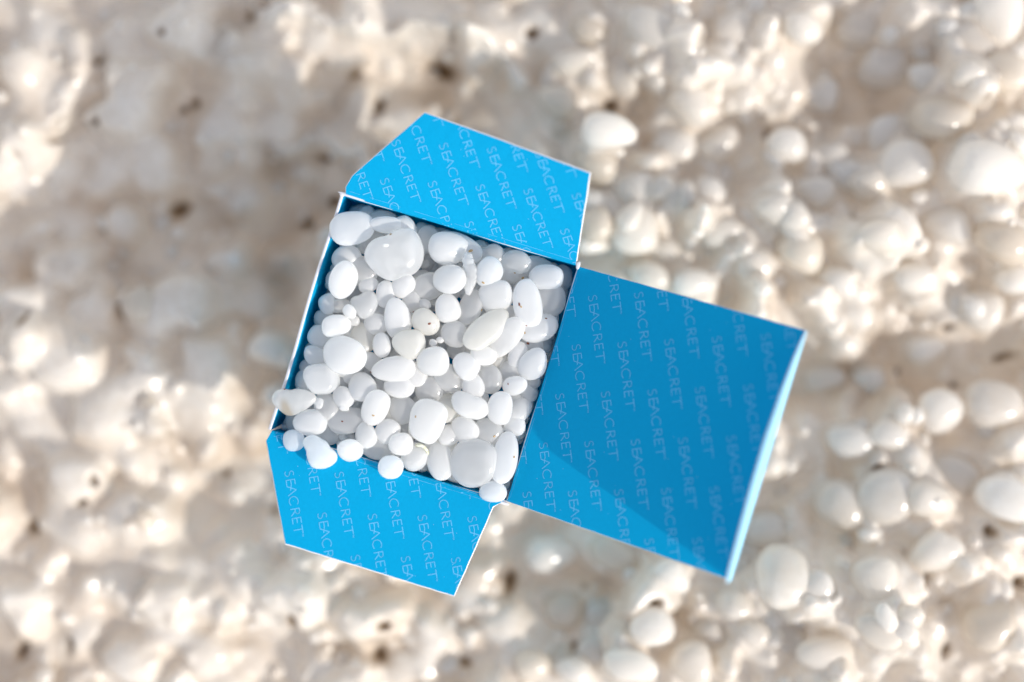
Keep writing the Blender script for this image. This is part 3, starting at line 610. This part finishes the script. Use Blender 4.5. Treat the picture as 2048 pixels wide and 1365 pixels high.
add(ZD, [(165,238,120,98,-4,0,'w',dict(box=.86)),(395,252,102,86,38,.1,'w'),(530,180,92,72,12,.4,'w',dict(egg=-.1)),(773,187,98,58,105,.6,'w'),(905,250,120,92,-68,.3,'w'),(755,402,86,66,-8,.2,'w'),(865,452,72,54,20,1.2,'k'),
 (450,400,88,72,52,.6,'w'),(275,352,104,84,65,1.4,'c'),(575,357,102,80,70,1.3,'c'),(720,302,90,80,-40,1.7,'c'),(430,545,132,92,22,.2,'w',dict(egg=-.2)),
 (130,670,150,124,105,0,'w',dict(box=.78,label='large blocky bright pebble with rounded corners above the dry stem',zz=.6)),(395,710,96,88,60,.2,'w'),(650,567,118,94,100,0,'w'),(840,582,94,68,-48,1.1,'w'),(750,692,76,74,0,1,'w'),
 (565,737,100,82,35,1.2,'c'),(280,757,74,70,0,1.1,'w'),(445,955,178,160,80,.1,'c',dict(sub=5,egg=-.05,label='biggest dome-shaped greyish pebble in the corner where lid and flap meet',zz=.6)),
 (688,920,178,88,98,0,'w',dict(box=.88,egg=.06,label='long finger-shaped pebble lying along the lid fold')),(590,1165,93,76,0,.1,'w',dict(zz=1.8,label='small round pebble tucked in the corner where lid and flap meet')),(203,990,126,88,82,.8,'w'),
 (425,1158,80,44,10,2.2,'c'),(300,1120,76,40,15,2.2,'c'),(130,430,98,94,0,1.5,'c'),(268,562,102,86,80,1.7,'y'),(762,512,64,44,90,1.9,'c'),(900,372,64,54,0,2,'c'),(645,222,68,62,0,1.9,'y'),(170,832,66,40,0,1.8,'c'),(290,842,54,50,0,2,'y'),
 (515,482,62,46,80,1.7,'c'),(690,1110,66,62,0,2.4,'c'),(820,740,50,60,0,2.4,'c'),(330,640,60,60,0,2.2,'y'),(620,640,50,40,0,2.4,'c'),(960,330,50,40,0,2.6,'c')])
OUTL = [(ZA, 1085, 610, [(845,600),(900,500),(1020,460),(1150,400),(1230,400),(1290,500),(1310,600),(1280,700),(1220,760),(1150,770),(1060,810),(980,780),(900,710),(850,640)]),
 (ZC, 482, 980, [(345,890),(375,860),(440,848),(490,880),(560,950),(615,1000),(615,1050),(570,1090),(490,1112),(420,1100),(390,1040),(380,970)]),
 (ZC, 272, 578, [(95,550),(130,490),(200,478),(250,490),(330,478),(400,500),(450,530),(450,570),(400,610),(330,650),(270,685),(215,685),(160,640),(105,590)]),
 (ZD, 430, 545, [(305,470),(340,440),(400,450),(470,480),(555,530),(560,600),(500,640),(440,635),(370,615),(320,570),(300,520)]),
 (ZB, 140, 1020, [(15,1000),(50,920),(130,895),(210,940),(265,1010),(265,1080),(220,1130),(140,1140),(60,1100)]),
 (ZD, 445, 955, [(285,950),(310,870),(370,800),(450,785),(540,800),(610,850),(625,950),(590,1060),(520,1110),(430,1130),(340,1090),(295,1020)]),
 (ZA, 835, 1000, [(725,960),(800,930),(900,890),(945,960),(930,1040),(880,1100),(830,1120),(780,1070),(730,1000)]),
 (ZC, 1190, 125, [(1060,80),(1100,30),(1200,5),(1290,10),(1325,80),(1310,170),(1250,230),(1190,240),(1130,200),(1075,140)]),
 (ZC, 400, 745, [(265,740),(300,680),(400,640),(470,650),(540,740),(520,810),(450,840),(380,845),(310,820)])]
for zn, cx, cy, ol in OUTL:
    p = min(P, key=lambda q: math.hypot(q['x'] - zn[0] - cx / zn[2], q['y'] - zn[1] - cy / zn[2]))
    p['out'] = [((x - cx) / zn[2] * K * 1.03, -(y - cy) / zn[2] * K * 1.03) for x, y in ol]
def shape_to(v, unit, ol, th):
    # fit a stone's plan to an outline, keeping its own relief; v is in its own axes, turned by th
    an = np.array([math.atan2(y, x) for x, y in ol]); rd = np.array([math.hypot(x, y) for x, y in ol]); o_ = np.argsort(an); an, rd = an[o_], rd[o_]
    an = np.concatenate([an - 2 * math.pi, an, an + 2 * math.pi]); rd = np.tile(rd, 3)
    dense = np.linspace(-2 * math.pi, 2 * math.pi, 721); rr2 = np.interp(dense, an, rd); ker = np.hanning(35); ker /= ker.sum(); rr2 = np.convolve(rr2, ker, 'same')
    t = np.arctan2(v[:, 1], v[:, 0]); target = np.interp(t, dense, rr2)
    q = np.sqrt(np.clip(1 - unit[:, 2] ** 2, 0, 1)) ** .85
    out = v.copy(); out[:, 0] = np.cos(t) * target * q; out[:, 1] = np.sin(t) * target * q; return out
# deeper pebbles glimpsed through the gaps
hand = len(P); tries = 0
while len(P) < hand + 48 and tries < 6000:
    tries += 1; u, v = RNG.uniform(-222, 222), RNG.uniform(-222, 222)
    x = 850 + u * .957 - v * .291; y = 697 + u * .291 + v * .957
    if any(p['lay'] >= 3.2 and math.hypot(p['x'] - x, p['y'] - y) < 30 for p in P): continue
    P.append(dict(x=x, y=y, a=RNG.uniform(25, 33), b=RNG.uniform(21, 27), ang=RNG.uniform(0, 180), lay=3.3 if RNG.random() < .55 else 3.8, t='c', fill=1))
for side in range(4):                            # small ones settled along the walls
    t = -222.0
    while t < 222:
        r = RNG.uniform(13, 19); o_ = 243 - r * RNG.uniform(.95, 1.25)
        u, v = ((t, -o_), (o_, t), (t, o_), (-o_, t))[side]
        P.append(dict(x=850 + u * .957 - v * .291, y=697 + u * .291 + v * .957, a=r * RNG.uniform(1, 1.25), b=r, ang=RNG.uniform(0, 180), lay=RNG.uniform(2.2, 2.9), t='c', fill=1)); t += RNG.uniform(26, 36)
def uv_of(p): return ((p['x'] - 850) * .957 + (p['y'] - 697) * .291, -(p['x'] - 850) * .291 + (p['y'] - 697) * .957)
for p in P:
    p['u'], p['v'] = uv_of(p); u, v = p['u'], p['v']
    heap = 1.6 - 3.7 * np.clip((-v - 110) / 130, 0, 1) ** 1.3 - 3.0 * np.clip((u - 150) / 90, 0, 1) ** 1.5 - 5.5 * np.clip((-u - 165) / 80, 0, 1) ** 1.2 - 1.5 * np.clip((v - 170) / 70, 0, 1)
    p['h'] = min(p['a'], p['b']) * K * ((.74 if p['lay'] < 2 else .78) if p['a'] < 42 else .56)
    p['z0'] = heap - 1.6 * p['lay'] + p.get('zz', 0) - .25 * (p['h'] - 2.8)
    p['z'] = p['z0']; p['rr'] = math.sqrt(p['a'] * p['b']) * K
N = len(P); xy = np.array([(p['x'] * K, p['y'] * K) for p in P]); rr_ = np.array([p['rr'] for p in P]); hh = np.array([p['h'] for p in P]); lay = np.array([p['lay'] for p in P]); z0 = np.array([p['z0'] for p in P]); z = z0.copy()
dist = np.hypot(xy[:, None, 0] - xy[None, :, 0], xy[:, None, 1] - xy[None, :, 1]); RS = (rr_[:, None] + rr_[None, :]) * .93
near = (dist < RS) & (lay[:, None] < lay[None, :] - .05)
need = np.where(near, np.sqrt(np.clip(1 - (dist / RS) ** 2, 0, 1)) * (hh[:, None] + hh[None, :]) * .4, 0)
pi_, pj_ = np.where(near)
for it in range(160):
    dz = np.zeros(N)
    gap = need[pi_, pj_] - (z[pi_] - z[pj_]); g = np.clip(gap, 0, None) * .3
    np.add.at(dz, pi_, g * .35); np.add.at(dz, pj_, -g * .65)
    z += np.clip(dz, -1.2, 1.2) + (z0 - z) * .03
    z = np.maximum(z, z0 - np.where(lay > 3.1, 1.2, 2.6))
WORDS = {'w': 'white', 'c': 'greyish translucent', 'y': 'cream', 'k': 'crystalline', 's': 'stained'}
MATS = {'w': M_WHITE, 'c': M_CLEAR, 'y': M_CREAM, 'k': M_CRYST, 's': M_CHUNK}
def place(u, v):
    if v < -150 and u < -130: return 'in the corner of clean flap and plain wall'
    if v < -150 and u > 130: return 'in the corner of lid and clean flap'
    if v > 150 and u > 130: return 'in the corner of lid and spilled-over flap'
    if v > 150 and u < -130: return 'in the corner of spilled-over flap and plain wall'
    if v < -150: return 'along the fold of the clean flap'
    if v > 150: return 'along the fold of the spilled-over flap'
    if u > 150: return 'along the fold of the lid'
    if u < -150: return 'along the plain wall opposite the lid'
    s1 = 'lid' if u > 0 else 'far'; s2 = v < 0
    return {('lid', True): 'mid-heap, nearer lid and clean flap', ('lid', False): 'mid-heap, nearer lid and spilled-over flap', ('far', True): 'mid-heap, nearer plain wall and clean flap', ('far', False): 'mid-heap, nearer plain wall and spilled-over flap'}[(s1, s2)]
GROUP = 'salt pebbles heaped in the carton'
pebbles = []
def build_pebble(i, p):
    rg = np.random.default_rng(3000 + i)
    a, b_, c = p['a'] * K, p['b'] * K, p['h']
    f_ = (D - p['z']) / D; a *= f_; b_ *= f_
    kw = dict(egg=p.get('egg', rg.uniform(-.12, .12)), box=p.get('box', rg.uniform(.86, .97)), rough=.03 if p['lay'] < 1.5 else .045, bend=p.get('bend', rg.uniform(-.05, .05)), dents=p.get('dents', 1 + int(rg.random() < .5)), sub=p.get('sub', 4 if p['lay'] < 2.2 else 3))
    if p['t'] == 'k': kw.update(facet=1.0, rough=.05)
    if p['t'] == 's': kw.update(facet=1.6, rough=.09, box=.85, sub=5, egg=-.12, dents=4)
    v, f = stone(a, b_, c, 4000 + i, **kw)
    th = -R(p['ang']); v = np.stack([v[:, 0] * math.cos(th) - v[:, 1] * math.sin(th), v[:, 0] * math.sin(th) + v[:, 1] * math.cos(th), v[:, 2]], 1)
    if 'out' in p:
        rel_ = np.hypot(v[:, 0], v[:, 1]); w0 = shape_to(v, ICO[kw['sub']][0], p['out'], th) * f_
        v = w0
    tx, ty = rg.uniform(-.22, .22, 2); v[:, 2] += v[:, 0] * tx + v[:, 1] * ty                      # resting a little tipped
    pos = plan(p['x'], p['y'], p['z'])
    spill = p.get('zz', 0) > 1.5
    if not spill:                                                                                     # stay inside the walls
        rel = pos - BC; eu = np.abs(v @ E1).max(); ev = np.abs(v @ E2).max()
        uu, vv = rel @ E1, rel @ E2; lim = H - .35
        low = p['z'] + c * .3 < .2
        if low or True:
            uu = min(max(uu, -(lim - eu * .97 - (1.0 if p['z'] < -2 else .3))), lim - eu * .97); vv = min(max(vv, -(lim - ev * .97)), lim - ev * .97 + (1.5 if p['z'] > 0 else 0))
        pos = BC + E1 * uu + E2 * vv + ZZ * p['z']
    me = mesh('salt_pebble', v * MM, f)
    if p['t'] == 's':
        at = me.attributes.new('stain', 'FLOAT', 'POINT')
        at.data.foreach_set('value', np.clip(1.15 * np.exp(-((v[:, 0] + 2.2 + .25 * v[:, 1]) / 1.0) ** 2) * np.clip(.35 - v[:, 1] * .25, 0, 1), 0, .55).astype(np.float32))
    o = obj('salt_pebble', me, MATS[p['t']]); o.location = Vector(pos) * MM
    g = math.sqrt(p['a'] * p['b']); asp = max(p['a'], p['b']) / min(p['a'], p['b'])
    size = 'tiny' if g < 11 else 'small' if g < 19.5 else 'medium' if g < 26 else 'large'
    shape = 'round' if asp < 1.16 else 'oval' if asp < 1.42 else 'elongated'
    lab = p.get('label')
    if not lab:
        where = place(p['u'], p['v'])
        if p.get('fill'): lab = 'half-hidden deep-lying pebble ' + where
        elif p['lay'] >= 1.8: lab = ' '.join(['partly covered', size, WORDS[p['t']].split()[0], 'pebble', where])
        else: lab = ' '.join([size, shape, WORDS[p['t']], 'pebble', where])
    tag(o, lab, 'pebble', GROUP); pebbles.append((o, v * MM + np.array(o.location[:]), f))
for i, p in enumerate(P):
    p['z'] = float(z[i]); build_pebble(i, p)

# two pebbles of one size, shape and tint are told apart by the marked pebbles they lie between
MARK = {'large smooth white egg': 'the corner egg', 'biggest pear': 'the big pear-shaped stone', 'bright smooth oval': 'the bright wall-side oval', 'long upright oval': 'the long red-flecked pebble', 'long cream': 'the long cream pebble', 'cream pebble with': 'the red-flecked cream pebble',
        'large bright flat': 'the flat-topped pebble', 'blocky crystalline': 'the crystalline block', 'jagged crystal': 'the stained crystal chunk', 'pear-shaped pebble spilled': 'the spilled pear shape', 'broad translucent': 'the dark-flecked pebble', 'large blocky bright': 'the blocky bright pebble',
        'biggest dome': 'the dome-shaped stone', 'long finger': 'the finger-shaped pebble'}
marks = [(m_, o) for o, _, _ in pebbles for k, m_ in MARK.items() if o['label'].startswith(k)] 
stick_at, stem_at = Vector(plan(940, 548)) * MM, Vector(plan(848, 895)) * MM
spots = [(m_, o.location.copy()) for m_, o in marks] + [('the crystal stick', stick_at), ('the dry stem', stem_at)]
own = {o.name for _, o in marks}
count = {}
for o, _, _ in pebbles: count[o['label']] = count.get(o['label'], 0) + 1
for o, _, _ in pebbles:
    lab = o['label']
    if count[lab] < 2 or o.name in own or lab.startswith('half-hidden'): continue
    near_ = sorted(spots, key=lambda q: (q[1].xy - o.location.xy).length)[:2]
    head = lab.split(' pebble ')[0].replace('greyish translucent', 'translucent')
    o['label'] = head + ' pebble between ' + near_[0][0] + ' and ' + near_[1][0]

# grit flecks stuck to single pebbles, and a chip on the biggest one
fleck = [(ZB,995,858,12,'r'),(ZB,1008,880,9,'t'),(ZB,175,1035,14,'r'),(ZB,30,930,10,'r'),(ZB,550,372,16,'t'),(ZB,665,660,12,'t'),(ZB,650,915,14,'t'),(ZB,1060,1055,8,'r'),(ZB,1240,990,9,'r'),(ZB,1075,1215,13,'r'),(ZB,1045,1120,9,'t'),
         (ZB,1025,620,12,'t'),(ZB,950,575,10,'t'),(ZC,660,735,8,'r'),(ZC,908,690,9,'t'),(ZC,890,340,11,'r'),(ZC,200,478,10,'r'),(ZD,705,388,8,'r'),(ZD,585,465,16,'t'),(ZD,985,225,10,'t'),(ZD,895,538,8,'r'),(ZD,605,765,8,'t'),(ZD,748,912,10,'t'),(ZD,40,625,9,'t'),(ZA,1052,190,10,'t'),(ZA,1050,437,12,'t')]
trees = [(o, BVHTree.FromPolygons([tuple(q) for q in v], f)) for o, v, f in pebbles]
def topmost(px, py):
    q = Vector(plan(px, py, 0)) * MM; cam_p = Vector((0, 0, D * MM)); d = (q - cam_p).normalized(); best = None
    for o, t in trees:
        h = t.ray_cast(cam_p, d)
        if h[0] and (best is None or h[3] < best[3]): best = (h[0], h[1], o, h[3])
    return best
SMALL = []; extra = 0                                      # settle a few more where the bare bottom would show
for gv_ in range(-226, 227, 11):
    for gu_ in range(-224, 227, 11):
        if extra >= 45: break
        x = 850 + gu_ * .957 - gv_ * .291; y = 697 + gu_ * .291 + gv_ * .957; h = topmost(x, y)
        if h and h[0].z > -.0125: continue
        r = RNG.uniform(17, 23); q = dict(x=x, y=y, a=r * 1.15, b=r, ang=RNG.uniform(0, 180), lay=3.0, t='c', fill=1, u=gu_, v=gv_, h=r * K * .85, z=-8.5 - RNG.uniform(0, 1.5), sub=3)
        build_pebble(len(pebbles), q); o, vv_, ff_ = pebbles[-1]; trees.append((o, BVHTree.FromPolygons([tuple(k) for k in vv_], ff_))); extra += 1
small = 0                                      # and small ones in the hollows between the big ones
for k in range(700):
    gu_, gv_ = RNG.uniform(-205, 205), RNG.uniform(-205, 215)
    if small >= 34: break
    x = 850 + gu_ * .957 - gv_ * .291; y = 697 + gu_ * .291 + gv_ * .957; h = topmost(x, y)
    if not h or h[0].z > -.0058 or any(math.hypot(q_[0] - x, q_[1] - y) < 30 for q_ in SMALL): continue
    r = RNG.uniform(8.5, 14.5); SMALL.append((x, y)); q = dict(x=x, y=y, a=r * RNG.uniform(1.0, 1.35), b=r, ang=RNG.uniform(0, 180), lay=1.5, t=('w', 'c', 'c', 'k')[small % 4], u=gu_, v=gv_, h=r * K * .85, z=h[0].z * 1000 + r * K * .55, sub=3)
    q['label'] = ('tiny ' if r < 11 else 'little ') + WORDS[q['t']] + ' pebble filling a gap ' + place(gu_, gv_)
    build_pebble(len(pebbles), q); o, vv_, ff_ = pebbles[-1]; trees.append((o, BVHTree.FromPolygons([tuple(k2) for k2 in vv_], ff_))); small += 1
def stick_on(px, py, r, m_, name, seed, flat=.35):
    h = topmost(px, py)
    if not h: return
    v, f = stone(r, r * .7, r * flat, seed, rough=.16, sub=3 if r > .6 else 2, dents=3)
    q = h[1].to_track_quat('Z', 'Y').to_matrix(); w = [q @ Vector(tuple(k * MM)) + h[0] - h[2].location for k in v]
    obj(name, mesh(name, w, f), m_, h[2])
for i, (zn, cx, cy, r, t) in enumerate(fleck): stick_on(zn[0] + cx / zn[2], zn[1] + cy / zn[2], r / zn[2] * K * 1.15, M_DIRT if t == 'r' else M_TAN, 'speck', 700 + i)
stick_on(520 + 1010 / 4.015, 360 + 522 / 4.015, .75, M_WHITE, 'chip', 790, .5)

# crystal stick lying between two pebbles
def tube(pts, rad, seed, lump=0.0, ns=14):
    rg = np.random.default_rng(seed); v, f = [], []; pts = np.array(pts); n_ = len(pts)
    for i in range(n_):
        d = pts[min(i + 1, n_ - 1)] - pts[max(i - 1, 0)]; d /= np.linalg.norm(d); s = np.cross(d, (0, 0, 1)); s /= np.linalg.norm(s); t = np.cross(s, d)
        for k in range(ns):
            a = 2 * math.pi * k / ns; r = rad[i] * (1 + lump * rg.uniform(-1, 1)); v.append(pts[i] + (s * math.cos(a) + t * math.sin(a)) * r)
    for i in range(n_ - 1):
        for k in range(ns): f.append([i * ns + k, i * ns + (k + 1) % ns, (i + 1) * ns + (k + 1) % ns, (i + 1) * ns + k])
    f.append(list(range(ns))[::-1]); f.append([(n_ - 1) * ns + k for k in range(ns)]); return v, f
cl = [(540,395,26),(525,440,44),(535,500,46),(555,555,50),(560,610,46),(548,660,42),(535,715,34),(525,775,18)]
cp, cr = [], []
for i in range(29):
    t = i / 28 * 7; k = min(int(t), 6); u = t - k
    cx = cl[k][0] * (1 - u) + cl[k + 1][0] * u; cy = cl[k][1] * (1 - u) + cl[k + 1][1] * u
    cp.append(plan(820 + cx / 4.55, 420 + cy / 4.55, 1.6 - .8 * t / 7)); cr.append((cl[k][2] * (1 - u) + cl[k + 1][2] * u) / 4.55 * K * 1.2)
v, f = tube(cp, cr, 77, .13)
o = obj('crystal_stick', mesh('crystal_stick', np.array(v) * MM, f), M_CRYST); tag(o, 'slender rough white crystal stick wedged upright between rounded pebbles', 'crystal')
# dry green stem poking out
sp = [(45, 832), (62, 826), (85, 832), (105, 848), (122, 868), (130, 892), (134, 915)]
pts = [plan(820 + a / 3.592, 660 + b_ / 3.592, 1.2 + 1.5 * math.sin(i / 6 * 3.1) - .25 * i) for i, (a, b_) in enumerate(sp)]
v, f = tube(pts, [.40, .46, .40, .36, .3, .26, .2], 78, .12, 10)
o = obj('dry_stem', mesh('dry_stem', np.array(v) * MM, f), M_STEM); tag(o, 'short curled yellow-green dry stem caught between the pebbles', 'stem')
